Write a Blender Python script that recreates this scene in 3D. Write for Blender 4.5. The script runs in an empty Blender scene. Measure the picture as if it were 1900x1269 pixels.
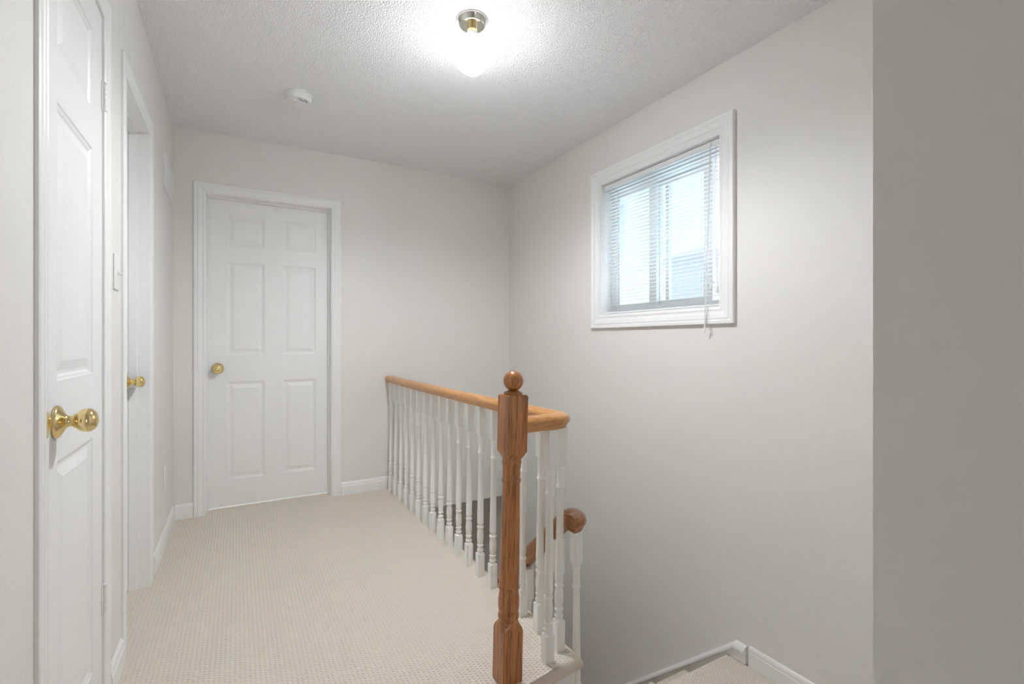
import bpy, bmesh, math, random
from mathutils import Vector, Matrix
random.seed(4)
PI = math.pi
SC = bpy.context.scene
COL = SC.collection

# ------------------------------------------------------------------ layout (metres; camera stands over x=0,y=0)
XL, XR, YB, ZC, CAMZ = -0.345, 2.03, 3.64, 2.44, 1.10
LEAN = math.radians(0.55)

# ------------------------------------------------------------------ materials
MATS = {}
def principled(name, color, rough=0.5, metal=0.0, **kw):
    m = bpy.data.materials.new(name); m.use_nodes = True
    nt = m.node_tree; b = nt.nodes['Principled BSDF']
    b.inputs['Base Color'].default_value = (*color, 1)
    b.inputs['Roughness'].default_value = rough
    b.inputs['Metallic'].default_value = metal
    for k, v in kw.items():
        b.inputs[k].default_value = v
    MATS[name] = m
    return m, nt, b

def N(nt, t, **kw):
    n = nt.nodes.new(t)
    for k, v in kw.items():
        setattr(n, k, v)
    return n

def mth(nt, op, a, b=None, c=None):
    n = nt.nodes.new('ShaderNodeMath'); n.operation = op
    for i, v in enumerate((a, b, c)):
        if v is None: continue
        if isinstance(v, (int, float)): n.inputs[i].default_value = v
        else: nt.links.new(v, n.inputs[i])
    return n.outputs[0]

def noise_bump(nt, b, scale, strength, dist, detail=3, vec=None):
    tc = N(nt, 'ShaderNodeTexCoord')
    no = N(nt, 'ShaderNodeTexNoise'); no.inputs['Scale'].default_value = scale; no.inputs['Detail'].default_value = detail
    nt.links.new(tc.outputs['Object'], no.inputs['Vector'])
    bp = N(nt, 'ShaderNodeBump'); bp.inputs['Strength'].default_value = strength; bp.inputs['Distance'].default_value = dist
    nt.links.new(no.outputs['Fac'], bp.inputs['Height']); nt.links.new(bp.outputs['Normal'], b.inputs['Normal'])
    return no, bp, tc

# wall paint: warm greige, roller stipple
m, nt, b = principled('wall_paint', (.755, .736, .708), .62); noise_bump(nt, b, 160, .12, .0015)
# white painted woodwork
m, nt, b = principled('trim_paint', (.83, .828, .82), .38); noise_bump(nt, b, 60, .05, .001)
m, nt, b = principled('baluster_paint', (.88, .875, .85), .40); noise_bump(nt, b, 90, .05, .001)
m, nt, b = principled('door_paint', (.83, .828, .82), .42); noise_bump(nt, b, 120, .06, .001)
m, nt, b = principled('vinyl_white', (.80, .81, .81), .35); noise_bump(nt, b, 40, .02, .001)
m, nt, b = principled('blind_white', (.80, .81, .82), .45); noise_bump(nt, b, 50, .02, .001)
m, nt, b = principled('plastic_white', (.80, .80, .78), .38); noise_bump(nt, b, 80, .03, .001)
m, nt, b = principled('plastic_dark', (.05, .05, .05), .6); noise_bump(nt, b, 80, .03, .001)
m, nt, b = principled('vent_interior', (.78, .77, .75), .8); noise_bump(nt, b, 80, .03, .001)
# metals
m, nt, b = principled('brass', (.85, .68, .34), .13, 1.0); noise_bump(nt, b, 25, .04, .002)
m, nt, b = principled('satin_nickel', (.70, .69, .66), .32, 1.0); noise_bump(nt, b, 60, .04, .001)
m, nt, b = principled('polished_chrome', (.70, .68, .62), .12, 1.0); noise_bump(nt, b, 20, .03, .001)
m, nt, b = principled('clear_plastic', (.9, .92, .92), .15, 0, Alpha=.75); noise_bump(nt, b, 60, .02, .001)
# popcorn ceiling
m, nt, b = principled('ceiling_popcorn', (.93, .93, .935), .9)
b.inputs['Diffuse Roughness'].default_value = .5
tc = N(nt, 'ShaderNodeTexCoord')
n1 = N(nt, 'ShaderNodeTexNoise'); n1.inputs['Scale'].default_value = 125; n1.inputs['Detail'].default_value = 3; n1.inputs['Roughness'].default_value = .6
v1 = N(nt, 'ShaderNodeTexVoronoi'); v1.inputs['Scale'].default_value = 150
nt.links.new(tc.outputs['Object'], n1.inputs['Vector']); nt.links.new(tc.outputs['Object'], v1.inputs['Vector'])
vv = mth(nt, 'SUBTRACT', 1.0, v1.outputs['Distance'])
h = mth(nt, 'ADD', mth(nt, 'MULTIPLY', n1.outputs['Fac'], 1.3), mth(nt, 'MULTIPLY', vv, .8))
bp = N(nt, 'ShaderNodeBump'); bp.inputs['Strength'].default_value = .8; bp.inputs['Distance'].default_value = .0085
nt.links.new(h, bp.inputs['Height']); nt.links.new(bp.outputs['Normal'], b.inputs['Normal'])
# looped carpet with rows of little pits
def carpet(name, c1, c2, axis_swap=False):
    m, nt, b = principled(name, c1, .95)
    tc = N(nt, 'ShaderNodeTexCoord'); sep = N(nt, 'ShaderNodeSeparateXYZ')
    nt.links.new(tc.outputs['Object'], sep.inputs[0])
    wob = N(nt, 'ShaderNodeTexNoise'); wob.inputs['Scale'].default_value = 60; wob.inputs['Detail'].default_value = 1
    nt.links.new(tc.outputs['Object'], wob.inputs['Vector'])
    w0 = mth(nt, 'SUBTRACT', wob.outputs['Fac'], .5)
    x = mth(nt, 'ADD', mth(nt, 'DIVIDE', sep.outputs[0], .0148), mth(nt, 'MULTIPLY', w0, .55))
    i = mth(nt, 'FLOOR', x)
    fx = mth(nt, 'SUBTRACT', mth(nt, 'SUBTRACT', x, i), .5)
    off = mth(nt, 'MULTIPLY', mth(nt, 'MODULO', mth(nt, 'ADD', i, 1000.0), 2.0), .5)
    y = mth(nt, 'ADD', mth(nt, 'ADD', mth(nt, 'DIVIDE', sep.outputs[1], .0132), off), mth(nt, 'MULTIPLY', w0, .45))
    j = mth(nt, 'FLOOR', y)
    fy = mth(nt, 'SUBTRACT', mth(nt, 'SUBTRACT', y, j), .5)
    r2 = mth(nt, 'ADD', mth(nt, 'MULTIPLY', mth(nt, 'MULTIPLY', fx, fx), 19.0), mth(nt, 'MULTIPLY', mth(nt, 'MULTIPLY', fy, fy), 62.0))
    pit = mth(nt, 'POWER', 2.718, mth(nt, 'MULTIPLY', r2, -1.0))
    fine = N(nt, 'ShaderNodeTexNoise'); fine.inputs['Scale'].default_value = 420; fine.inputs['Detail'].default_value = 2
    nt.links.new(tc.outputs['Object'], fine.inputs['Vector'])
    big = N(nt, 'ShaderNodeTexNoise'); big.inputs['Scale'].default_value = 14; big.inputs['Detail'].default_value = 2
    nt.links.new(tc.outputs['Object'], big.inputs['Vector'])
    amp = mth(nt, 'ADD', mth(nt, 'MULTIPLY', big.outputs['Fac'], 1.1), .45)
    # the rows of pits are woven into the flat pile; rolled edges and risers show plain loops
    ge = N(nt, 'ShaderNodeNewGeometry'); gs = N(nt, 'ShaderNodeSeparateXYZ'); nt.links.new(ge.outputs['True Normal'], gs.inputs[0])
    amp = mth(nt, 'MULTIPLY', amp, mth(nt, 'GREATER_THAN', gs.outputs[2], .97))
    hh = mth(nt, 'SUBTRACT', mth(nt, 'MULTIPLY', fine.outputs['Fac'], .35), mth(nt, 'MULTIPLY', pit, amp))
    bp = N(nt, 'ShaderNodeBump'); bp.inputs['Strength'].default_value = 1.0; bp.inputs['Distance'].default_value = .0040
    nt.links.new(hh, bp.inputs['Height']); nt.links.new(bp.outputs['Normal'], b.inputs['Normal'])
    mx = N(nt, 'ShaderNodeMix'); mx.data_type = 'RGBA'
    mx.inputs[6].default_value = (*c1, 1); mx.inputs[7].default_value = (*c2, 1)
    nt.links.new(fine.outputs['Fac'], mx.inputs[0]); nt.links.new(mx.outputs[2], b.inputs['Base Color'])
carpet('carpet_loop', (.76, .68, .595), (.70, .62, .535))
# oak, grain running along the given axis
def oak(name, axis, light, dark):
    m, nt, b = principled(name, light, .30)
    b.inputs['Coat Weight'].default_value = .18; b.inputs['Coat Roughness'].default_value = .15
    tc = N(nt, 'ShaderNodeTexCoord'); mp = N(nt, 'ShaderNodeMapping')
    sc = [1, 1, 1]; sc[axis] = .04
    mp.inputs['Scale'].default_value = sc
    nt.links.new(tc.outputs['Object'], mp.inputs['Vector'])
    no = N(nt, 'ShaderNodeTexNoise'); no.inputs['Scale'].default_value = 430; no.inputs['Detail'].default_value = 4; no.inputs['Roughness'].default_value = .7
    no2 = N(nt, 'ShaderNodeTexNoise'); no2.inputs['Scale'].default_value = 90; no2.inputs['Detail'].default_value = 2; no2.inputs['Distortion'].default_value = .6
    nt.links.new(mp.outputs[0], no.inputs['Vector']); nt.links.new(mp.outputs[0], no2.inputs['Vector'])
    f = mth(nt, 'ADD', mth(nt, 'MULTIPLY', no.outputs['Fac'], .6), mth(nt, 'MULTIPLY', no2.outputs['Fac'], .4))
    cr = N(nt, 'ShaderNodeValToRGB')
    cr.color_ramp.elements[0].position = .39; cr.color_ramp.elements[0].color = (*dark, 1)
    cr.color_ramp.elements[1].position = .56; cr.color_ramp.elements[1].color = (*light, 1)
    nt.links.new(f, cr.inputs[0]); nt.links.new(cr.outputs[0], b.inputs['Base Color'])
    bp = N(nt, 'ShaderNodeBump'); bp.inputs['Strength'].default_value = .25; bp.inputs['Distance'].default_value = .001
    nt.links.new(f, bp.inputs['Height']); nt.links.new(bp.outputs['Normal'], b.inputs['Normal'])
oak('oak_upright', 2, (.46, .185, .052), (.17, .052, .013))
oak('oak_rail', 1, (.64, .32, .11), (.40, .17, .048))
oak('oak_rail_short', 0, (.64, .32, .11), (.40, .17, .048))
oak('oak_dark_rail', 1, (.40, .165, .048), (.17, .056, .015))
oak('bedroom_boards', 1, (.66, .60, .52), (.58, .52, .44))
oak('floorboard', 1, (.36, .25, .17), (.24, .15, .09))
# glass
m = bpy.data.materials.new('window_glass'); m.use_nodes = True; nt = m.node_tree; nt.nodes.clear()
o = N(nt, 'ShaderNodeOutputMaterial'); t = N(nt, 'ShaderNodeBsdfTransparent'); g = N(nt, 'ShaderNodeBsdfGlossy'); mx = N(nt, 'ShaderNodeMixShader')
t.inputs['Color'].default_value = (.90, .96, .97, 1); g.inputs['Roughness'].default_value = .02; mx.inputs[0].default_value = .06
nt.links.new(t.outputs[0], mx.inputs[1]); nt.links.new(g.outputs[0], mx.inputs[2]); nt.links.new(mx.outputs[0], o.inputs[0]); MATS['window_glass'] = m
# lit opal globe
m = bpy.data.materials.new('opal_globe_lit'); m.use_nodes = True; nt = m.node_tree; nt.nodes.clear()
o = N(nt, 'ShaderNodeOutputMaterial'); e = N(nt, 'ShaderNodeEmission')
e.inputs['Color'].default_value = (.93, .97, 1.0, 1)
# globe glow shaped by height, weakened on top to spare the ceiling
tc = N(nt, 'ShaderNodeTexCoord'); sp = N(nt, 'ShaderNodeSeparateXYZ'); nt.links.new(tc.outputs['Object'], sp.inputs[0])
mr = N(nt, 'ShaderNodeMapRange'); mr.interpolation_type = 'SMOOTHSTEP'
for k_, v_ in ((1, -.218), (2, -.115), (3, 58), (4, 3.4)): mr.inputs[k_].default_value = v_
nt.links.new(sp.outputs[2], mr.inputs[0]); nt.links.new(mr.outputs[0], e.inputs['Strength'])
nt.links.new(e.outputs[0], o.inputs[0]); MATS['opal_globe_lit'] = m
# outside
m, nt, b = principled('siding', (.80, .80, .86), .8)
tc = N(nt, 'ShaderNodeTexCoord'); wv = N(nt, 'ShaderNodeTexWave'); wv.bands_direction = 'Z'; wv.wave_profile = 'SAW'; wv.inputs['Scale'].default_value = 1.6
nt.links.new(tc.outputs['Object'], wv.inputs['Vector']); bp = N(nt, 'ShaderNodeBump'); bp.inputs['Distance'].default_value = .02
nt.links.new(wv.outputs['Fac'], bp.inputs['Height']); nt.links.new(bp.outputs['Normal'], b.inputs['Normal'])
m, nt, b = principled('roof_shingle', (.78, .78, .83), .9); noise_bump(nt, b, 14, .4, .02)

# ------------------------------------------------------------------ mesh helpers
def obj(name, bm, mat, parent=None, smooth=None, loc=None):
    bmesh.ops.remove_doubles(bm, verts=bm.verts, dist=1e-6)
    bmesh.ops.recalc_face_normals(bm, faces=bm.faces)
    me = bpy.data.meshes.new(name); bm.to_mesh(me); bm.free()
    o = bpy.data.objects.new(name, me); COL.objects.link(o)
    me.materials.append(MATS[mat] if isinstance(mat, str) else mat)
    if smooth is not None:
        me.polygons.foreach_set('use_smooth', [True] * len(me.polygons))
        me.set_sharp_from_angle(angle=math.radians(smooth))
    if parent: o.parent = parent
    if loc is not None: o.location = loc
    return o

def tag(o, label, cat, group=None, kind=None):
    o['label'] = label; o['category'] = cat
    if group: o['group'] = group
    if kind: o['kind'] = kind
    return o

def empty(name, loc, label, cat, group=None, kind=None):
    o = bpy.data.objects.new(name, None); COL.objects.link(o); o.location = loc; o.empty_display_size = .05
    return tag(o, label, cat, group, kind)

def quad(bm, *pts):
    try: bm.faces.new([bm.verts.new(p) for p in pts])
    except ValueError: pass

def box(bm, x0, x1, y0, y1, z0, z1, bev=0, seg=2):
    r = bmesh.ops.create_cube(bm, size=1)
    vs = r['verts']
    for v in vs:
        v.co = Vector((x0 + (v.co.x + .5) * (x1 - x0), y0 + (v.co.y + .5) * (y1 - y0), z0 + (v.co.z + .5) * (z1 - z0)))
    if bev:
        es = list({e for v in vs for e in v.link_edges})
        bmesh.ops.bevel(bm, geom=es, offset=bev, segments=seg, affect='EDGES', profile=.5)

def cells(us, vs, holes):
    us = sorted(us); vs = sorted(vs); solid = {}
    for i in range(len(us) - 1):
        for j in range(len(vs) - 1):
            cu, cv = (us[i] + us[i+1]) / 2, (vs[j] + vs[j+1]) / 2
            solid[i, j] = not any(h[0] < cu < h[1] and h[2] < cv < h[3] for h in holes)
    return us, vs, solid

def pierced(bm, P, u0, u1, v0, v1, holes, d0, d1):
    """solid slab between depths d0,d1 in a (u,v) plane, with rectangular holes; P(u,v,d)->xyz"""
    us, vs, solid = cells({u0, u1, *[h[k] for h in holes for k in (0, 1) if u0 < h[k] < u1]},
                          {v0, v1, *[h[k] for h in holes for k in (2, 3) if v0 < h[k] < v1]}, holes)
    for (i, j), s in solid.items():
        if not s: continue
        a, b_, c, d = us[i], us[i+1], vs[j], vs[j+1]
        for dd in (d0, d1):
            quad(bm, P(a, c, dd), P(b_, c, dd), P(b_, d, dd), P(a, d, dd))
        if not solid.get((i-1, j)): quad(bm, P(a, c, d0), P(a, d, d0), P(a, d, d1), P(a, c, d1))
        if not solid.get((i+1, j)): quad(bm, P(b_, c, d0), P(b_, d, d0), P(b_, d, d1), P(b_, c, d1))
        if not solid.get((i, j-1)): quad(bm, P(a, c, d0), P(b_, c, d0), P(b_, c, d1), P(a, c, d1))
        if not solid.get((i, j+1)): quad(bm, P(a, d, d0), P(b_, d, d0), P(b_, d, d1), P(a, d, d1))

def P_left(base):   return lambda u, v, d: (base + d, u, v)      # u along y, d towards the hall (+x)
def P_right(base):  return lambda u, v, d: (base - d, u, v)      # d towards the hall (-x)
def P_back(base):   return lambda u, v, d: (u, base - d, v)      # u along x, d towards the hall (-y)

def frame(bm, P, u0, u1, v0, v1, prof, closed=True):
    """mitred moulding round a rectangle; prof = [(inset from outer edge, height above wall)...]; open at v0 if not closed"""
    rows = []
    for a, h in prof:
        if closed: pts = [(u0+a, v0+a), (u0+a, v1-a), (u1-a, v1-a), (u1-a, v0+a)]
        else:      pts = [(u0+a, v0), (u0+a, v1-a), (u1-a, v1-a), (u1-a, v0)]
        rows.append([bm.verts.new(P(u, v, h)) for u, v in pts])
    n = 4
    for r in range(len(rows) - 1):
        for k in range(n if closed else n - 1):
            bm.faces.new((rows[r][k], rows[r][(k+1) % n], rows[r+1][(k+1) % n], rows[r+1][k]))
    if not closed:
        for k in (0, 3):
            bm.faces.new([row[k] for row in rows])

def extrude_prof(bm, prof, A, B, up=(0, 0, 1)):
    """prof = [(out, z)] closed polygon; swept from A to B; out is to the left-hand side given by Vector 'side' = up x dir"""
    A, B = Vector(A), Vector(B); d = (B - A).normalized(); side = Vector(up).cross(d).normalized(); upv = Vector(up)
    ra = [bm.verts.new(A + side * o + upv * z) for o, z in prof]
    rb = [bm.verts.new(B + side * o + upv * z) for o, z in prof]
    n = len(prof)
    for i in range(n):
        bm.faces.new((ra[i], ra[(i+1) % n], rb[(i+1) % n], rb[i]))
    bm.faces.new(ra); bm.faces.new(rb[::-1])

def section_ring(bm, z, half, sq, n, rot=0.0):
    vs = []
    for k in range(n):
        a = 2 * PI * k / n
        c, s = math.cos(a), math.sin(a)
        ci = half * c, half * s
        mx = max(abs(c), abs(s)); sqp = half * c / mx, half * s / mx
        vs.append(bm.verts.new((ci[0] * (1 - sq) + sqp[0] * sq, ci[1] * (1 - sq) + sqp[1] * sq, z)))
    return vs

def turned(bm, secs, n=24):
    """secs = [(z, half width, squareness)]"""
    rows = [section_ring(bm, *s, n) for s in secs]
    for a, b_ in zip(rows, rows[1:]):
        for k in range(n):
            bm.faces.new((a[k], a[(k+1) % n], b_[(k+1) % n], b_[k]))
    bm.faces.new(rows[0][::-1]); bm.faces.new(rows[-1])

def lathe(bm, prof, M, n=32):
    """prof = [(distance along axis, radius)], M maps local z-axis solid to place"""
    rows = []
    for d, r in prof:
        if r < 1e-6: rows.append([bm.verts.new(M @ Vector((0, 0, d)))])
        else: rows.append([bm.verts.new(M @ Vector((r * math.cos(2*PI*k/n), r * math.sin(2*PI*k/n), d))) for k in range(n)])
    for a, b_ in zip(rows, rows[1:]):
        if len(a) == 1 and len(b_) == 1: continue
        for k in range(n):
            k2 = (k + 1) % n
            if len(a) == 1: bm.faces.new((a[0], b_[k2], b_[k]))
            elif len(b_) == 1: bm.faces.new((a[k], a[k2], b_[0]))
            else: bm.faces.new((a[k], a[k2], b_[k2], b_[k]))
    if len(rows[0]) > 1: bm.faces.new(rows[0][::-1])
    if len(rows[-1]) > 1: bm.faces.new(rows[-1])

def spheroid(bm, c, rx, rz, n=32, m=20):
    pr = [(-rz * math.cos(PI * i / m), rx * math.sin(PI * i / m)) for i in range(m + 1)]
    pr[0] = (-rz, 0); pr[-1] = (rz, 0)
    lathe(bm, pr, Matrix.Translation(c), n)

def tube(bm, pts, r, n=8):
    pts = [Vector(p) for p in pts]; rows = []
    for i, p in enumerate(pts):
        d = (pts[min(i+1, len(pts)-1)] - pts[max(i-1, 0)]).normalized()
        a = d.cross(Vector((0, 0, 1)))
        if a.length < 1e-3: a = d.cross(Vector((1, 0, 0)))
        a.normalize(); b_ = d.cross(a)
        rows.append([bm.verts.new(p + r * (a * math.cos(2*PI*k/n) + b_ * math.sin(2*PI*k/n))) for k in range(n)])
    for a, b_ in zip(rows, rows[1:]):
        for k in range(n): bm.faces.new((a[k], a[(k+1) % n], b_[(k+1) % n], b_[k]))
    bm.faces.new(rows[0][::-1]); bm.faces.new(rows[-1])

def axis_to(d):  # rotation taking +z to direction d
    return Vector((0, 0, 1)).rotation_difference(Vector(d)).to_matrix().to_4x4()

def B(): return bmesh.new()

# ------------------------------------------------------------------ shell
T = .12
D1 = (-.178, .586, 0, 2.050)     # back door opening (x0,x1,z0,z1)
D2 = (1.350, 1.842, 0, 2.062)    # near closet door (y0,y1,...)
D3 = (2.155, 2.708, 0, 2.036)    # second door on the left wall
W1 = (1.537, 2.420, 1.270, 2.103)

bm = B(); pierced(bm, P_left(XL - T), -2.6, YB, 0, ZC, [D2, D3], 0, T)
tag(obj('wall_left', bm, 'wall_paint'), 'long greige left wall with the two side doors', 'wall', kind='structure')
bm = B(); pierced(bm, P_back(YB + T), XL - T, XR, -.21, ZC, [(D1[0], D1[1], -.3, D1[3])], 0, T)
bmesh.ops.remove_doubles(bm, verts=bm.verts, dist=1e-6)
tag(obj('wall_back', bm, 'wall_paint'), 'greige end wall with the white six panel door', 'wall', kind='structure')
bm = B(); pierced(bm, P_right(XR + .17), .2, 6.2, -2.9, ZC, [W1], 0, .17)
tag(obj('wall_right', bm, 'wall_paint'), 'tall greige stairwell wall with the window', 'wall', kind='structure')
bm = B(); box(bm, .80, .92, -2.6, .353, -.6, ZC)
tag(obj('wall_front', bm, 'wall_paint'), 'dim grey wall end close by at the right edge', 'wall', kind='structure')
bm = B(); box(bm, .92, XR, .20, .32, -.6, ZC)
tag(obj('wall_stairhead', bm, 'wall_paint'), 'greige wall closing the stairhead behind the near wall end', 'wall', kind='structure')
bm = B(); pierced(bm, P_back(-2.6), XL - T, .92, 0, ZC, [(.64, .79, -.1, 2.05)], 0, T)  # narrow slot added so the rear fill lamp reaches the hall
tag(obj('wall_rear', bm, 'wall_paint'), 'greige hall wall behind the viewer with a slot added for the fill light', 'wall', kind='structure')
bm = B(); box(bm, XL - T, XR + .17, -2.72, YB + T, ZC, ZC + .15)
tag(obj('ceiling', bm, 'ceiling_popcorn'), 'white popcorn textured ceiling', 'ceiling', kind='structure')

# carpeted hall floor: an L round the stairwell, its free edges rolled over
FX, FY, FE = .79, 1.352, 1.052
bm = B()
pts = [(XL - T, -2.72), (FX, -2.72), (FX, FY), (FE, FY), (FE, YB + .095), (XL - T, YB + .095)]
top = [bm.verts.new((x, y, 0)) for x, y in pts]; bot = [bm.verts.new((x, y, -.052)) for x, y in pts]
bm.faces.new(top); bm.faces.new(bot[::-1])
for k in range(6): bm.faces.new((top[k], bot[k], bot[(k+1) % 6], top[(k+1) % 6]))
bm.edges.ensure_lookup_table()
def edge_is(e, ends):
    a, b_ = e.verts
    return {(round(a.co.x, 3), round(a.co.y, 3)), (round(b_.co.x, 3), round(b_.co.y, 3))} == ends and abs(a.co.z - b_.co.z) < 1e-6
roll = [e for e in bm.edges for A_, B_ in ((1, 2), (2, 3), (3, 4)) if edge_is(e, {(round(pts[A_][0], 3), round(pts[A_][1], 3)), (round(pts[B_][0], 3), round(pts[B_][1], 3))})]
bmesh.ops.bevel(bm, geom=roll, offset=.022, segments=9, affect='EDGES', profile=.5)
tag(obj('floor', bm, 'carpet_loop'), 'beige looped carpet of the upstairs hall', 'floor', kind='structure')
bm = B(); box(bm, XL - T, FX - .02, -2.72, YB + .10, -.25, -.053); box(bm, FX - .02, FE - .022, FY + .022, YB, -.25, -.053)
tag(obj('trim_1', bm, 'trim_paint'), 'white fascia board under the rolled carpet edge of the hall', 'trim', kind='structure')
# stairs down: one tread below the hall, quarter landing, then the long flight away from the viewer
LZ, RISE, RUN, LY = -.372, .195, .222, 1.500
bm = B(); box(bm, FX - .02, 1.03, .353, FY + .02, -.34, -.186, .015, 3)
tag(obj('stair_tread', bm, 'carpet_loop'), 'carpeted first tread down beside the newel post', 'stairs', kind='structure')
bm = B(); box(bm, .80, XR - .001, .321, LY, LZ - .19, LZ, .015, 3)
tag(obj('stair_landing', bm, 'carpet_loop'), 'beige carpeted landing in the corner below the window wall', 'stairs', kind='structure')
bm = B()
for k in range(11):
    z = LZ - RISE * (k + 1); y = LY + RUN * k
    box(bm, 1.09, XR - .04, y - .02, y + RUN, z - RISE, z, .012, 2)
tag(obj('stair_flight', bm, 'carpet_loop'), 'carpeted stair flight going down along the window wall', 'stairs', kind='structure')
# storey below, closed and dark
bm = B(); box(bm, -.47, XR, 1.15, 6.2, -2.9, -2.75)
tag(obj('floor_lower', bm, 'floorboard'), 'wood floor at the foot of the stairs', 'floor', kind='structure')
bm = B(); box(bm, .93, 1.03, FY + .03, YB + .10, -2.9, -.251)
box(bm, XL - T, .93, YB + .03, YB + .099, -2.9, -.251); box(bm, .93, XR, 1.15, 1.25, -2.9, LZ - .195)
tag(obj('wall_lower', bm, 'wall_paint'), 'greige wall below the hall floor beside the stairs', 'wall', kind='structure')
bm = B(); box(bm, -.47, XR, 6.05, 6.2, -2.9, -.21); box(bm, -.47, -.35, YB + .1, 6.05, -2.9, -.21)
tag(obj('wall_far_lower', bm, 'wall_paint'), 'dark greige wall downstairs beyond the stairs', 'wall', kind='structure')
bm = B(); box(bm, XL - T, XR, YB + T + .001, 6.2, -.209, -.004); box(bm, D1[0], D1[1], YB + .096, YB + T + .001, -.2, -.001)
tag(obj('floor_bedroom', bm, 'bedroom_boards'), 'wood floor of the bedroom behind the end door', 'floor', kind='structure')

# ------------------------------------------------------------------ baseboards
BB = [(0, 0), (.012, 0), (.012, .062), (.0095, .066), (.0105, .070), (.0085, .082), (.005, .088), (0, .092)]
def baseboard(bm, A, Bp): extrude_prof(bm, BB, A, Bp)
bm = B()   # hall side of left wall is +x : side = up x dir -> dir = -y gives +x
baseboard(bm, (XL, 2.098, 0), (XL, 1.906, 0)); baseboard(bm, (XL, YB, 0), (XL, 2.818, 0)); baseboard(bm, (XL, 1.282, 0), (XL, -2.6, 0))
tag(obj('baseboard_left', bm, 'trim_paint'), 'white moulded baseboard along the left wall', 'baseboard', kind='structure')
bm = B()   # back wall faces -y : dir = +x gives up x dir = +y ; so go -x
baseboard(bm, (D1[0] - .062, YB, 0), (XL + .012, YB, 0)); baseboard(bm, (FE - .02, YB, 0), (D1[1] + .062, YB, 0))
tag(obj('baseboard_back', bm, 'trim_paint'), 'white moulded baseboard either side of the end door', 'baseboard', kind='structure')
bm = B()   # right wall faces -x : dir = +y
baseboard(bm, (XR, .33, LZ), (XR, 1.386, LZ))
tag(obj('baseboard_right', bm, 'trim_paint'), 'white moulded baseboard on the stair landing', 'baseboard', kind='structure')
# sloping skirt board with a moulded top, level for a hand's width then following the stairs
bm = B()
SL = .885
def skirt(bm, prof):
    P0, P1, P2 = (1.398, LZ + .078), (1.452, LZ + .078), (4.05, LZ + .078 - SL * (4.05 - 1.452))
    rows = []
    for (y, z), k in ((P0, 0), (P1, 1), (P2, 2)):
        rows.append([bm.verts.new((XR - o, y, z + h)) for o, h in prof])
    n = len(prof)
    for a, b_ in zip(rows, rows[1:]):
        for i in range(n): bm.faces.new((a[i], a[(i+1) % n], b_[(i+1) % n], b_[i]))
    bm.faces.new(rows[0]); bm.faces.new(rows[-1][::-1])
skirt(bm, [(0, -.075), (.018, -.075), (.018, -.030), (.034, -.022), (.034, -.012), (.024, -.002), (.006, .004), (0, .004)])
b2 = [(1.398, LZ + .002), (1.452, LZ + .002), (1.50, LZ - .05), (4.05, LZ - SL * 2.55 - .35), (4.05, LZ - SL * 2.55 + .1), (1.452, LZ + .010)]
tag(obj('trim_2', bm, 'trim_paint'), 'white skirt board sloping down the window wall with the stairs', 'trim', kind='structure')
bm = B()
r = []
for o in (0.0005, .017):
    r.append([bm.verts.new((XR - o, y, z)) for y, z in ((1.456, LZ + .002), (1.50, LZ - .03), (1.50, LZ - .40), (4.05, LZ - .40 - SL * 2.55), (4.05, LZ + .003 - SL * 2.598))])
bm.faces.new(r[0]); bm.faces.new(r[1][::-1])
for i in range(5): bm.faces.new((r[0][i], r[0][(i+1) % 5], r[1][(i+1) % 5], r[1][i]))
tag(obj('trim_3', bm, 'trim_paint'), 'flat white stringer face below the sloping skirt moulding', 'trim', kind='structure')

# ------------------------------------------------------------------ doors
CAS = [(0, 0), (0, .0095), (.004, .0125), (.012, .0135), (.016, .0115), (.022, .0115), (.025, .0135), (.036, .0120), (.046, .0085), (.051, .0085), (.054, .0105), (.060, .0090), (.063, .0055), (.063, 0)]
CASL = [(a, h * .78) for a, h in CAS]
def panel_slab(bm, P, u0, u1, v0, v1, panels, thick):
    us, vs, solid = cells({u0, u1, *[p[k] for p in panels for k in (0, 1)]}, {v0, v1, *[p[k] for p in panels for k in (2, 3)]}, panels)
    for (i, j), s in solid.items():
        if s: quad(bm, P(us[i], vs[j], 0), P(us[i+1], vs[j], 0), P(us[i+1], vs[j+1], 0), P(us[i], vs[j+1], 0))
    rings = [(0, 0), (.003, -.0035), (.008, -.0045), (.013, -.0085), (.020, -.0085), (.024, -.0075), (.040, -.0025), (.043, -.0015)]
    for a, b_, c, d in panels:
        rows = [[bm.verts.new(P(u, v, h)) for u, v in ((a+k, c+k), (b_-k, c+k), (b_-k, d-k), (a+k, d-k))] for k, h in rings]
        for r0, r1 in zip(rows, rows[1:]):
            for k in range(4): bm.faces.new((r0[k], r0[(k+1) % 4], r1[(k+1) % 4], r1[k]))
        bm.faces.new(rows[-1])
    quad(bm, P(u0, v0, -thick), P(u1, v0, -thick), P(u1, v1, -thick), P(u0, v1, -thick))
    for (a, c), (b_, d) in (((u0, v0), (u1, v0)), ((u1, v0), (u1, v1)), ((u1, v1), (u0, v1)), ((u0, v1), (u0, v0))):
        quad(bm, P(a, c, 0), P(b_, d, 0), P(b_, d, -thick), P(a, c, -thick))

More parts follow.
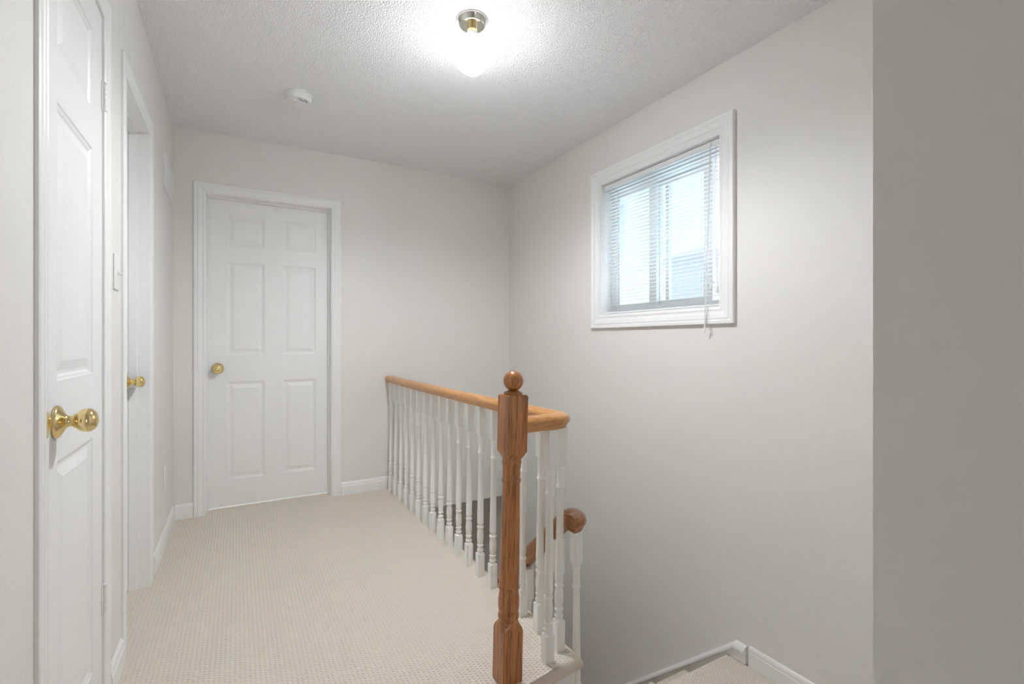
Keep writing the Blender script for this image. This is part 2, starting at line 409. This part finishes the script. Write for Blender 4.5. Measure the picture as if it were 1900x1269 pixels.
KNOB = [(0, .0355), (.002, .0362), (.005, .0352), (.0075, .0325), (.0165, .0165), (.019, .0138), (.021, .0122), (.027, .0118), (.0300, .0128), (.0305, .0155), (.034, .0165), (.036, .0185), (.041, .0232), (.047, .0258), (.054, .0265), (.060, .0252), (.065, .0218), (.069, .0165), (.0715, .0095), (.0725, 0)]
def knob(parent, at, d, scale=1.0):
    bm = B(); Mx = Matrix.Translation(at) @ axis_to(d)
    rose = [(k * scale, r * scale) for k, r in KNOB[:8]]
    lathe(bm, rose, Mx); o = obj('door_knob', bm, 'brass', parent, 35)
    bm = B(); lathe(bm, [(k * scale, r * scale) for k, r in KNOB[7:]], Mx); obj('knob_grip', bm, 'brass', o, 35)
    return o

def jamb(bm, P, u0, u1, v1, depth, door_d, t=.012, ts=.011, stop=.030):
    """lining of an opening: sides, head, and the stop strip the door closes against. d measured from hall face, negative = into wall"""
    def bx(a, b_, c, d, e, f):
        pts = [P(u, v, w) for u in (a, b_) for v in (c, d) for w in (e, f)]
        xs, ys, zs = zip(*pts); box(bm, min(xs), max(xs), min(ys), max(ys), min(zs), max(zs))
    bx(u0, u0 + .004, 0, v1, -depth, 0); bx(u1 - .004, u1, 0, v1, -depth, 0); bx(u0, u1, v1 - .004, v1, -depth, 0)
    if door_d < -.01:
        bx(u0 + .004, u0 + .004 + ts, 0, v1 - .004, door_d + .001, door_d + stop); bx(u1 - .004 - ts, u1 - .004, 0, v1 - .004, door_d + .001, door_d + stop)
        bx(u0 + .004 + ts, u1 - .004 - ts, v1 - .004 - ts, v1 - .004, door_d + .001, door_d + stop)

# door_1: end of the hall, opens into the room beyond
PB = P_back(YB)
dd = -.115 + .036
bm = B(); panel_slab(bm, P_back(YB - dd), D1[0] + .006, D1[1] - .006, .013, D1[3] - .007,
    [(-.060, .163, 1.740, 1.942), (.276, .491, 1.740, 1.942), (-.060, .163, 1.014, 1.630), (.276, .491, 1.014, 1.630), (-.060, .163, .188, .836), (.276, .491, .188, .836)], .035)
d1 = tag(obj('door_1', bm, 'door_paint'), 'white six panel door at the end of the hall', 'door', kind='structure')
bm = B(); frame(bm, PB, D1[0] - .061, D1[1] + .061, 0, D1[3] + .061, CAS, False); obj('door_casing', bm, 'trim_paint', d1)
bm = B(); jamb(bm, PB, D1[0], D1[1], D1[3], T, dd, stop=.03); obj('door_jamb', bm, 'trim_paint', d1)
knob(d1, (D1[0] + .067, YB - dd, .926), (0, -1, 0))
# door_2: near closet door, flush with the hall
PL = P_left(XL)
bm = B(); panel_slab(bm, P_left(XL - .001), D2[0] + .004, D2[1] - .005, .012, D2[3] - .006,
    [(1.428, 1.730, 1.742, 1.960), (1.428, 1.730, 1.014, 1.632), (1.428, 1.730, .188, .836)], .035)
d2 = tag(obj('door_2', bm, 'door_paint'), 'tall narrow white panel door nearest the viewer on the left wall', 'door', kind='structure')
bm = B(); frame(bm, PL, D2[0] - .067, D2[1] + .061, 0, D2[3] + .061, CASL, False); obj('door_casing', bm, 'trim_paint', d2)
bm = B(); jamb(bm, PL, D2[0], D2[1], D2[3], T, 0); obj('door_jamb', bm, 'trim_paint', d2)
knob(d2, (XL, 1.415, .925), (1, 0, 0))
bm = B()   # curved brass strike lip on the latch side
n = 10
for k in range(n):
    a0, a1 = -PI/2 + PI * k / n, -PI/2 + PI * (k+1) / n
    p = lambda a, x: (XL + x, 1.329 + .022 * math.cos(a), .930 + .0275 * math.sin(a))
    c = lambda a, x: (XL + x, 1.329, .930 + .0275 * math.sin(a))
    for x in (.0045, .0082): quad(bm, c(a0, x), p(a0, x), p(a1, x), c(a1, x))
    quad(bm, p(a0, .0045), p(a1, .0045), p(a1, .0082), p(a0, .0082)); quad(bm, c(a0, .0045), c(a1, .0045), c(a1, .0082), c(a0, .0082))
obj('strike_plate', bm, 'brass', d2)
for zc in (1.822, .340):
    bm = B()
    for k in range(5):
        lathe(bm, [(0, .0058), (.0150, .0058)], Matrix.Translation((XL + .0045, D2[1] - .0005, zc - .040 + .016 * k)), 14)
    lathe(bm, [(0, .0035), (.082, .0035)], Matrix.Translation((XL + .0045, D2[1] - .0005, zc - .041)), 10)
    lathe(bm, [(0, .003), (.002, .0062), (.005, .0062), (.007, .003)], Matrix.Translation((XL + .0045, D2[1] - .0005, zc + .040)), 14)
    box(bm, XL - .0005, XL + .0012, D2[1] - .016, D2[1], zc - .042, zc + .042)
    obj('hinge', bm, 'plastic_white', d2, 40)
# door_3: second door on the left wall, recessed in its frame
d3d = -.073
bm = B(); panel_slab(bm, P_left(XL + d3d), D3[0] + .006, D3[1] - .006, .012, D3[3] - .007,
    [(2.265, 2.595, 1.735, 1.930), (2.265, 2.595, 1.010, 1.625), (2.265, 2.595, .188, .836)], .035)
d3 = tag(obj('door_3', bm, 'door_paint'), 'white door recessed in its frame, second along the left wall', 'door', kind='structure')
bm = B(); frame(bm, PL, D3[0] - .060, D3[1] + .061, 0, D3[3] + .061, CASL, False); obj('door_casing', bm, 'trim_paint', d3)
bm = B(); jamb(bm, PL, D3[0], D3[1], D3[3], T, d3d, stop=.03); obj('door_jamb', bm, 'trim_paint', d3)
knob(d3, (XL + d3d, 2.648, .926), (1, 0, 0), .93)

# two hook straps folded over the top of the end door
hk = []
for k, xc in enumerate((.062, .232)):
    bm = B(); y = YB - dd
    box(bm, xc - .013, xc + .013, y - .0016, y - .0001, 1.995, 2.042, .0005, 1)
    box(bm, xc - .013, xc + .013, y - .0016, y + .034, 2.0435, 2.0448)
    o = obj('over_door_hook', bm, 'plastic_white')
    tag(o, ('white hook strap over the top edge of the end door, the left of two', 'white hook strap over the top edge of the end door, the right of two')[k], 'hook', 'hook straps over the end door')

# ------------------------------------------------------------------ window
PR = P_right(XR)
WCAS = [(0, 0), (0, .020), (.003, .022), (.016, .022), (.020, .019), (.024, .019), (.028, .0205), (.050, .0165), (.056, .0125), (.066, .0125), (.070, .0145), (.078, .0125), (.083, .010), (.083, 0)]
bm = B(); frame(bm, PR, W1[0] - .079, W1[1] + .085, W1[2] - .083, W1[3] + .083, WCAS)
w1 = tag(obj('window_1', bm, 'trim_paint'), 'white framed sliding window high on the stairwell wall', 'window', kind='structure')
bm = B(); frame(bm, PR, W1[0], W1[1], W1[2], W1[3], [(0, .010), (.004, .010), (.004, -.09), (0, -.09)])
obj('window_jamb', bm, 'trim_paint', w1)
XU = XR + .085     # room face of the vinyl unit
def bar(bm, x0, x1, y0, y1, z0, z1): box(bm, x0, x1, y0, y1, z0, z1, .003, 1)
bm = B(); y0, y1, z0, z1 = W1[0] + .001, W1[1] - .001, W1[2] + .001, W1[3] - .001
pierced(bm, P_right(XU + .075), y0, y1, z0, z1, [(y0 + .038, y1 - .045, z0 + .042, z1 - .060)], 0, .075)
obj('window_frame', bm, 'vinyl_white', w1)
def sash(name, ya, yb, xa, xb, st, rail, mid=None):
    bm = B(); za, zb = z0 + .042, z1 - .060
    pierced(bm, P_right(xb), ya, yb, za + .001, zb - .001, [(ya + st[0], mid[0], za + rail, zb - rail), (mid[1], yb - st[1], za + rail, zb - rail)] if mid else [(ya + st[0], yb - st[1], za + rail, zb - rail)], 0, xb - xa)
    o = obj(name, bm, 'vinyl_white', w1)
    bm = B(); box(bm, (xa + xb) / 2 - .002, (xa + xb) / 2 + .002, ya + st[0] - .004, yb - st[1] + .004, za + rail - .004, zb - rail + .004)
    obj('pane', bm, 'window_glass', o)
    return o
WIN = dict(fix=(2.047, y1 - .0455), slide=(1.684, 2.085))
sash('fixed_sash', *WIN['fix'], XU + .012, XU + .036, (.054, .016), .022)
s2 = sash('sliding_sash', *WIN['slide'], XU + .040, XU + .064, (.054, .040), .030, (1.978, 2.002))
bm = B(); box(bm, XU + .026, XU + .0395, 1.690, 1.704, 1.375, 1.425, .003, 2); box(bm, XU + .012, XU + .027, 1.652, 1.704, 1.400, 1.412, .003, 2)
obj('sash_latch', bm, 'plastic_white', s2)

# venetian blind hung in the reveal
vb = empty('venetian_blind', (XR + .030, (W1[0] + W1[1]) / 2, W1[3]), 'white mini venetian blind hanging in the stairwell window', 'blind')
def vobj(name, bm, mat, parent=vb, smooth=None):
    o = obj(name, bm, mat, parent, smooth); o.matrix_parent_inverse = Matrix.Translation(-Vector(vb.location)) if parent is vb else Matrix(); return o
BX = XR + .030; ya, yb_ = W1[0] + .008, W1[1] - .008
bm = B(); box(bm, BX - .0125, BX + .0125, ya, yb_, W1[3] - .033, W1[3] - .006, .002, 1)
hr = vobj('headrail', bm, 'blind_white')
bm = B(); zs = W1[3] - .052; zb = W1[2] + .026; npitch = int((zs - zb) / .0212)
for k in range(npitch):
    z = zs - .0212 * k
    rows = []
    for q in range(5):
        u = -.0125 + .025 * q / 4; tl = math.radians(4)
        hgt = .0022 * (1 - (u / .0125) ** 2)
        cx, cz = u * math.cos(tl), hgt + u * math.sin(tl)
        rows.append([bm.verts.new((BX + cx, yy, z + cz)) for yy in (ya + .003, yb_ - .003)])
    low = [[bm.verts.new((v.co.x, v.co.y, v.co.z - .0005)) for v in r_] for r_ in rows]
    for q in range(4):
        bm.faces.new((rows[q][0], rows[q][1], rows[q+1][1], rows[q+1][0])); bm.faces.new((low[q][0], low[q+1][0], low[q+1][1], low[q][1]))
    bm.faces.new((rows[0][0], low[0][0], low[0][1], rows[0][1])); bm.faces.new((rows[4][0], rows[4][1], low[4][1], low[4][0]))
vobj('slats', bm, 'blind_white', smooth=60)
bm = B(); box(bm, BX - .012, BX + .012, ya + .002, yb_ - .002, W1[2] + .008, W1[2] + .017, .002, 1)
vobj('bottom_rail', bm, 'blind_white')
for yc in (1.665, 2.285):
    bm = B()
    for dx in (-.0135, .0135): tube(bm, [(BX + dx, yc, W1[3] - .03), (BX + dx, yc, W1[2] + .016)], .0007, 5)
    tube(bm, [(BX, yc + .012, W1[3] - .03), (BX, yc + .012, W1[2] + .016)], .0007, 5)
    vobj('ladder_cord', bm, 'blind_white')
bm = B(); yw = 1.607
tube(bm, [(BX - .018, yw, W1[3] - .020), (XR - .010, yw, 1.60), (XR - .032, yw, 1.145)], .0036, 8)
tube(bm, [(BX - .012, yw, W1[3] - .016), (BX - .018, yw, W1[3] - .014), (BX - .018, yw, W1[3] - .024)], .0015, 6)
vobj('tilt_wand', bm, 'clear_plastic')
bm = B(); yc = 1.582
tube(bm, [(BX - .014, yc, W1[3] - .030), (BX - .016, yc, 1.60), (BX - .016, yc - .012, 1.372)], .0012, 6)
tube(bm, [(BX - .014, yc - .006, W1[3] - .030), (BX - .016, yc - .010, 1.65), (BX - .016, yc - .014, 1.372)], .0012, 6)
cd = vobj('lift_cord', bm, 'blind_white')
bm = B(); lathe(bm, [(0, .0075), (.012, .0078), (.030, .0042), (.036, .003)], Matrix.Translation((BX - .017, yc - .013, 1.340)), 14)
o = obj('cord_tassel', bm, 'blind_white', cd, 40)
bm = B()   # loose cord end hooked over the bottom casing
tube(bm, [(XR - .019, 1.598, 1.268), (XR - .0265, 1.598, 1.255), (XR - .026, 1.594, 1.225), (XR - .027, 1.597, 1.19), (XR - .012, 1.592, 1.175), (XR - .012, 1.591, 1.150)], .0017, 6)
lathe(bm, [(0, .004), (.010, .004), (.014, .002)], Matrix.Translation((XR - .012, 1.591, 1.140)), 10)
vobj('cord_end', bm, 'blind_white')

# ------------------------------------------------------------------ stair railing of the hall
HR = [(-.020, 0), (.020, 0), (.024, .008), (.026, .014), (.033, .020), (.0345, .029), (.031, .040), (.022, .0475), (.010, .0505), (0, .051), (-.010, .0505), (-.022, .0475), (-.031, .040), (-.0345, .029), (-.033, .020), (-.026, .014), (-.024, .008)]
def sweep(bm, path, prof, cap=True, upright=True):
    path = [Vector(p) for p in path]; rows = []
    for i, p in enumerate(path):
        d0 = (p - path[i-1]).normalized() if i else None
        d1_ = (path[i+1] - p).normalized() if i < len(path) - 1 else None
        d = ((d0 or d1_) + (d1_ or d0)).normalized()
        k = 1.0 / max(.5, d.dot(d1_ or d0))
        side = d.cross(Vector((0, 0, 1))).normalized(); up = side.cross(d).normalized()
        flat = abs(d.z) < 1e-4
        rows.append([bm.verts.new(p + side * (a * (k if flat else 1)) + up * (h * (1 if flat else k))) for a, h in prof])
    n = len(prof)
    for a, b_ in zip(rows, rows[1:]):
        for i in range(n): bm.faces.new((a[i], a[(i+1) % n], b_[(i+1) % n], b_[i]))
    if cap: bm.faces.new(rows[0]); bm.faces.new(rows[-1][::-1])

RX, RZ = .992, .797           # rail centre line, underside
BALU = [(0, .0165, 1), (.107, .0165, 1), (.1125, .0135, .25), (.1150, .0125, 0), (.1185, .0135, 0), (.1215, .0160, 0), (.1255, .0160, 0), (.129, .0132, 0), (.137, .0122, 0), (.1415, .0130, 0), (.1435, .0155, 0), (.148, .0155, 0), (.1505, .0128, 0), (.155, .0128, 0), (.168, .0148, 0), (.186, .0160, 0), (.205, .0152, 0), (.220, .0128, 0), (.224, .0128, 0), (.2265, .0152, 0), (.230, .0165, 0), (.2345, .0160, 0), (.238, .0135, 0), (.2435, .0125, 0), (.2475, .0138, 0), (.2490, .0152, 0), (.36, .0142, 0), (.574, .0118, 0), (.577, .0135, 0), (.580, .0150, 0), (.585, .0150, 0), (.588, .0132, 0), (.600, .0122, 0), (.630, .0125, 0), (.648, .0142, 0), (.652, .0150, 0), (.656, .0145, 0), (.659, .0135, 0), (.661, .0140, .2), (.669, .0165, 1), (.7975, .0165, 1)]
rail = empty('stair_railing', (RX, 2.5, 0), 'long oak and white railing along the upstairs hall with ball topped newel post', 'railing')
rail.rotation_euler = (0, LEAN, 0)
RB = Vector(rail.location)
def rel(p): return Vector(p) - RB
bm = B(); turned(bm, BALU); bal0 = obj('baluster', bm, 'baluster_paint', rail, 35, rel((.977 + .0165, 3.563 + .0165, -.002)))
spots = [(.9935, 3.5795 - .1264 * k) for k in range(1, 18)] + [(.922, 1.3935)]
for x, y in spots:
    near = max(0, (2.2 - y) / .8); x += .008 * near
    c = bal0.copy(); COL.objects.link(c); c.parent = rail; c.location = rel((x, y, -.002 if y > 1.40 else -.016))
    if y < 1.40: c.scale = (1, 1, .815 / .7995)
    c.rotation_euler = (0, math.radians(.45) * near, 0)
# handrail with its quarter turn towards the newel
RXN = RX + .019
path = [(RX, YB - .001, RZ)] + [(RX + .019 * max(0, (k - 5) / 4), 3.4 - .2 * k, RZ) for k in range(10)]
rc = .050; cxr, cyr = RXN - rc, 1.408 + rc
for k in range(9):
    a = -(PI / 2) * k / 8
    path.append((cxr + rc * math.cos(a), cyr + rc * math.sin(a), RZ))
path += [(.790, 1.392, RZ)]
bm = B(); sweep(bm, [rel(p) for p in path], HR); hro = obj('handrail', bm, 'oak_rail', rail, 50)
hro.data.materials.append(MATS['oak_rail_short'])
for pl in hro.data.polygons:
    if pl.center.x + RB.x < RXN - rc * .55 and pl.center.y + RB.y < 1.45: pl.material_index = 1
# newel post
NEW = [(0, .0355, 1), (.160, .0355, 1), (.172, .0355, .78), (.186, .0325, .25), (.192, .0300, 0), (.196, .0325, 0), (.204, .0350, 0), (.212, .0345, 0), (.217, .0315, 0), (.2185, .0300, 0), (.2200, .0315, 0), (.2235, .0330, 0), (.240, .0352, 0), (.262, .0350, 0), (.282, .0325, 0), (.290, .0318, 0), (.2935, .0330, 0), (.2965, .0352, 0), (.303, .0352, 0), (.3065, .0330, 0), (.310, .0330, 0), (.345, .0332, 0), (.500, .0312, 0), (.636, .0290, 0), (.640, .0305, 0), (.6425, .0320, 0), (.649, .0320, 0), (.652, .0300, 0), (.656, .0290, 0), (.690, .0300, 0), (.700, .0315, 0), (.706, .0325, 0), (.711, .0318, 0), (.714, .0305, 0), (.718, .0310, .2), (.728, .0330, .6), (.742, .0362, 1), (.921, .0362, 1), (.926, .0330, .92)]
NX, NY = .767, 1.386
bm = B(); turned(bm, NEW, 32)
nw = obj('newel_post', bm, 'oak_upright', rail, 35, rel((NX, NY, 0)))
nw.rotation_euler = (0, math.radians(.85), 0)
bm = B()
lathe(bm, [(.925, .0300), (.928, .0310), (.931, .0315), (.934, .0300), (.937, .0225), (.9395, .0190)], Matrix.Identity(4), 32)
obj('newel_collar', bm, 'oak_upright', nw, 35)
bm = B(); spheroid(bm, (0, 0, .971), .0335, .0335); obj('newel_ball', bm, 'oak_upright', nw, 60)

# lower railing going down the flight
LX = 1.078
low = empty('lower_stair_railing', (LX, 1.43, LZ), 'lower railing with dark oak handrail sloping down into the stairwell', 'railing')
LB = Vector(low.location)
zt = .425
SLR = .90
p0 = (LX, 1.372, zt); p1 = (LX, 1.462, zt)
path = [(LX - .046, 1.398, zt)]
for k in range(7):
    a = -(PI / 2) * (1 - k / 6)
    path.append((LX - .036 + .036 * math.cos(a), 1.434 + .036 * math.sin(a), zt))
path += [(LX, 1.448, zt), (LX, 1.472, zt - .012)]
path += [(LX, 1.490 + .15 * k, zt - .030 - SLR * .15 * k) for k in range(12)]
HL = [(a * 1.0, h * 1.15) for a, h in HR]
bm = B(); sweep(bm, [Vector(p) - LB for p in path], HL)
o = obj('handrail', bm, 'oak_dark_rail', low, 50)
for k in range(14):
    y = 1.425 + .112 * k
    zb_ = zt - .80 - SLR * max(0, y - 1.46)
    if k == 0:
        bm = B(); turned(bm, BALU); lb0 = obj('baluster', bm, 'baluster_paint', low, 35, Vector((LX, y, zb_ + .002)) - LB)
    else:
        c = lb0.copy(); COL.objects.link(c); c.parent = low; c.location = Vector((LX, y, zb_ - .012)) - LB
bm = B()
zc0 = zt - .80 - .012
pr = [(1.38, zc0 + .012), (1.46, zc0 + .012), (2.95, zc0 - SLR * 1.49), (2.95, zc0 - SLR * 1.49 - .35), (1.38, zc0 - .35)]
r = [[bm.verts.new((LX + dx - LB.x, y - LB.y, z - LB.z)) for y, z in pr] for dx in (-.030, .030)]
bm.faces.new(r[0]); bm.faces.new(r[1][::-1])
for i in range(5): bm.faces.new((r[0][i], r[0][(i+1) % 5], r[1][(i+1) % 5], r[1][i]))
obj('stringer', bm, 'baluster_paint', low)

# ------------------------------------------------------------------ ceiling light
GX, GY = .851, 1.838
cl = empty('ceiling_light', (GX, GY, ZC), 'lit white globe ceiling light on a round polished base', 'light')
def clobj(name, prof, mat, par=cl):
    bm = B(); lathe(bm, prof, Matrix.Identity(4), 40); return obj(name, bm, mat, par, 35)
clobj('canopy', [(-.0005, .064), (-.006, .064), (-.009, .0625), (-.012, .0605), (-.020, .0560), (-.024, .0530), (-.026, .0505), (-.0265, .0480), (-.0255, .010)], 'polished_chrome')
clobj('socket', [(-.0256, .0215), (-.044, .0215), (-.046, .0235), (-.050, .0235), (-.051, .0215), (-.056, .0215)], 'brass')
clobj('socket_collar', [(-.0562, .0225), (-.076, .0235), (-.080, .0250), (-.084, .0250)], 'plastic_white')
bm = B()
pr = []
for i in range(25):
    a = PI * i / 24
    zz = math.cos(a); rr = math.sin(a)
    egg = 1.0 + .03 * zz
    pr.append((-.152 + .0735 * zz, max(0, .0725 * rr * egg)))
pr = [q for q in pr if q[0] < -.0845]
pr = [(-.0842, .0235)] + pr; pr[-1] = (pr[-1][0], 0)
lathe(bm, pr, Matrix.Identity(4), 40); obj('globe_shade', bm, 'opal_globe_lit', cl, 60)

# ------------------------------------------------------------------ smoke detector
sd = empty('smoke_detector', (.289, 2.862, ZC), 'round white smoke detector on the ceiling', 'smoke detector')
bm = B(); lathe(bm, [(-.0005, .074), (-.007, .074), (-.009, .072), (-.009, .069)], Matrix.Identity(4), 40); obj('mounting_ring', bm, 'plastic_white', sd, 35)
bm = B(); lathe(bm, [(-.0092, .0675), (-.016, .0675), (-.017, .0665), (-.019, .0665), (-.020, .0670), (-.033, .0655), (-.037, .0630), (-.038, .058), (-.038, 0)], Matrix.Identity(4), 40)
bd = obj('detector_body', bm, 'plastic_white', sd, 35)
bm = B()
for (x, y, w, l, a) in ((.012, -.030, .003, .012, .4), (.020, -.022, .003, .012, .4), (.034, -.034, .004, .014, .9), (.038, -.018, .003, .010, .9), (.002, -.040, .003, .010, .1)):
    b2 = B(); box(b2, -l, l, -w / 2, w / 2, -.0385, -.0379)
    bmesh.ops.transform(b2, matrix=Matrix.Translation((x, y, 0)) @ Matrix.Rotation(a, 4, 'Z'), verts=b2.verts)
    me = bpy.data.meshes.new('tmp'); b2.to_mesh(me); b2.free(); bm.from_mesh(me); bpy.data.meshes.remove(me)
obj('sounder_slots', bm, 'plastic_dark', bd)
bm = B(); lathe(bm, [(-.0379, .010), (-.0395, .010), (-.040, .009), (-.040, 0)], Matrix.Translation((-.022, -.012, 0)), 20); obj('test_button', bm, 'plastic_white', bd, 35)

# ------------------------------------------------------------------ return air grille on the left wall
av = empty('air_vent', (XL, 3.377, 2.031), 'white louvred return air grille high on the left wall', 'vent')
bm = B()
PV = lambda u, v, d: (d, u, v)
VW, VH = .209, .098
pierced(bm, PV, -VW, VW, -VH, VH, [(-VW + .028, VW - .028, -VH + .028, VH - .028)], .0005, .007)
obj('vent_frame', bm, 'plastic_white', av)
bm = B()
for k in range(15):
    z = -VH + .032 + k * (2 * VH - .064) / 14
    vs = [(.0012, z - .0045), (.0055, z + .0045), (.0055, z + .0033), (.0012, z - .0057)]
    a = [bm.verts.new((x, -VW + .027, zz)) for x, zz in vs]; c = [bm.verts.new((x, VW - .027, zz)) for x, zz in vs]
    for i in range(4): bm.faces.new((a[i], a[(i+1) % 4], c[(i+1) % 4], c[i]))
    bm.faces.new(a); bm.faces.new(c[::-1])
obj('louvres', bm, 'plastic_white', av)
bm = B(); box(bm, .0003, .0010, -VW + .027, VW - .027, -VH + .027, VH - .027); obj('vent_backing', bm, 'vent_interior', av)

# ------------------------------------------------------------------ light switch between the two left doors
ls = empty('light_switch', (XL, 2.012, 1.327), 'white toggle light switch between the two left doors', 'light switch')
bm = B(); box(bm, .0003, .0055, -.035, .035, -.0575, .0575, .0022, 3); obj('switch_plate', bm, 'plastic_white', ls, 40)
bm = B(); box(bm, .0054, .0062, -.005, .005, -.012, .012, .0003, 1); obj('toggle_collar', bm, 'plastic_white', ls)
bm = B(); box(bm, 0, .017, -.0038, .0038, -.0045, .0045, .0014, 2)
bmesh.ops.transform(bm, matrix=Matrix.Translation((.005, 0, 0)) @ Matrix.Rotation(math.radians(22), 4, 'Y'), verts=bm.verts)
obj('toggle', bm, 'plastic_white', ls, 40)
for z in (.030, -.030):
    bm = B(); lathe(bm, [(.0054, .0033), (.0062, .003), (.0064, 0)], axis_to((1, 0, 0)), 12)
    obj('screw', bm, 'plastic_white', ls, 40, Vector((0, 0, z)))
# wall outlet low on the left wall
wo = empty('wall_outlet', (XL, 3.222, .367), 'white outlet plate low on the left wall near the corner', 'outlet')
bm = B(); box(bm, .0003, .0055, -.0365, .0365, -.060, .060, .0022, 3); obj('outlet_plate', bm, 'plastic_white', wo, 40)
for z in (.0205, -.0205):
    bm = B(); box(bm, .0054, .0072, -.0165, .0165, z - .0135, z + .0135, .004, 3); so = obj('receptacle', bm, 'plastic_white', wo, 40)
    bm = B(); box(bm, .0070, .0074, -.0075, -.0055, z - .003, z + .006); box(bm, .0070, .0074, .0055, .0075, z - .003, z + .006); obj('slots', bm, 'plastic_dark', so)

# ------------------------------------------------------------------ neighbour's house outside the window
nh = empty('neighbouring_house', (9.0, 5.2, -2.0), 'pale neighbouring house seen through the blind', 'house')
bm = B(); box(bm, 0, 7, -6.5, 3.0, 0, 5.05); obj('house_wall', bm, 'siding', nh)
bm = B()
a = [bm.verts.new(p) for p in ((-.45, -6.9, 5.0), (7.45, -6.9, 5.0), (7.45, 3.4, 5.0), (-.45, 3.4, 5.0))]
t_ = [bm.verts.new(p) for p in ((3.5, -3.4, 6.3), (3.5, 0, 6.3))]
bm.faces.new(a[::-1]); bm.faces.new((a[0], a[1], t_[0])); bm.faces.new((a[1], a[2], t_[1], t_[0])); bm.faces.new((a[2], a[3], t_[1])); bm.faces.new((a[3], a[0], t_[0], t_[1]))
obj('house_roof', bm, 'roof_shingle', nh)

# ------------------------------------------------------------------ light
w = bpy.data.worlds.new('World'); SC.world = w; w.use_nodes = True
bg = w.node_tree.nodes['Background']; nt = w.node_tree
tc = N(nt, 'ShaderNodeTexCoord'); no = N(nt, 'ShaderNodeTexNoise'); no.inputs['Scale'].default_value = 2.2; no.inputs['Detail'].default_value = 4
nt.links.new(tc.outputs['Generated'], no.inputs['Vector'])
cr = N(nt, 'ShaderNodeValToRGB')
cr.color_ramp.elements[0].position = .35; cr.color_ramp.elements[0].color = (.80, .92, 1.0, 1)
cr.color_ramp.elements[1].position = .62; cr.color_ramp.elements[1].color = (.97, .99, 1.0, 1)
nt.links.new(no.outputs['Fac'], cr.inputs[0]); nt.links.new(cr.outputs[0], bg.inputs['Color'])
bg.inputs['Strength'].default_value = .58
# unseen fill lamp added to lift the dark gap under the end wall
l = bpy.data.lights.new('lower_fill', 'POINT'); l.energy = 2.2; l.shadow_soft_size = .12; l.color = (1.0, .93, .85)
o = bpy.data.objects.new('lower_fill', l); COL.objects.link(o); o.location = (.45, 5.3, -.75)
def area(name, loc, rot, sx, sy, power, col):
    l = bpy.data.lights.new(name, 'AREA'); l.shape = 'RECTANGLE'; l.size = sx; l.size_y = sy; l.energy = power; l.color = col
    o = bpy.data.objects.new(name, l); COL.objects.link(o); o.location = loc; o.rotation_euler = rot; return o
# daylight arriving through the stairwell window
area('window_daylight', (XR + .55, 1.98, 1.25), (0, math.radians(110), 0), .9, 1.1, 5, (.74, .86, 1.0))

area('rear_fill', (.725, -2.80, 1.0), (math.radians(104), 0, 0), .12, 1.9, 4.5, (.90, .95, 1.0))  # unseen fill lamp added behind the viewer to lift ceiling and upper walls

# spot added under the globe for more light on the floor and lower walls
l = bpy.data.lights.new('globe_down_spot', 'SPOT'); l.energy = 24; l.spot_size = math.radians(172); l.spot_blend = .5; l.shadow_soft_size = .05; l.color = (.93, .972, 1.0)
o = bpy.data.objects.new('globe_down_spot', l); COL.objects.link(o); o.location = (GX, GY, ZC - .245)

# ------------------------------------------------------------------ camera
cam = bpy.data.cameras.new('camera'); cam.sensor_width = 36; cam.lens = 36 * 900 / 1900; cam.clip_start = .01
co = bpy.data.objects.new('camera', cam); COL.objects.link(co)
co.location = (0, 0, CAMZ); co.rotation_euler = (math.radians(90), 0, -math.atan(510 / 900))
SC.camera = co
vs = SC.view_settings; vs.view_transform = 'Standard'; vs.look = 'None'; vs.exposure = 1.31; vs.gamma = 1
try: vs.use_curve_mapping = False
except Exception: pass
SC.cycles.max_bounces = 14; SC.cycles.diffuse_bounces = 8; SC.cycles.transparent_max_bounces = 16
SC.cycles.use_denoising = True
SC.cycles.caustics_reflective = False; SC.cycles.caustics_refractive = False
SC.cycles.sample_clamp_indirect = 8
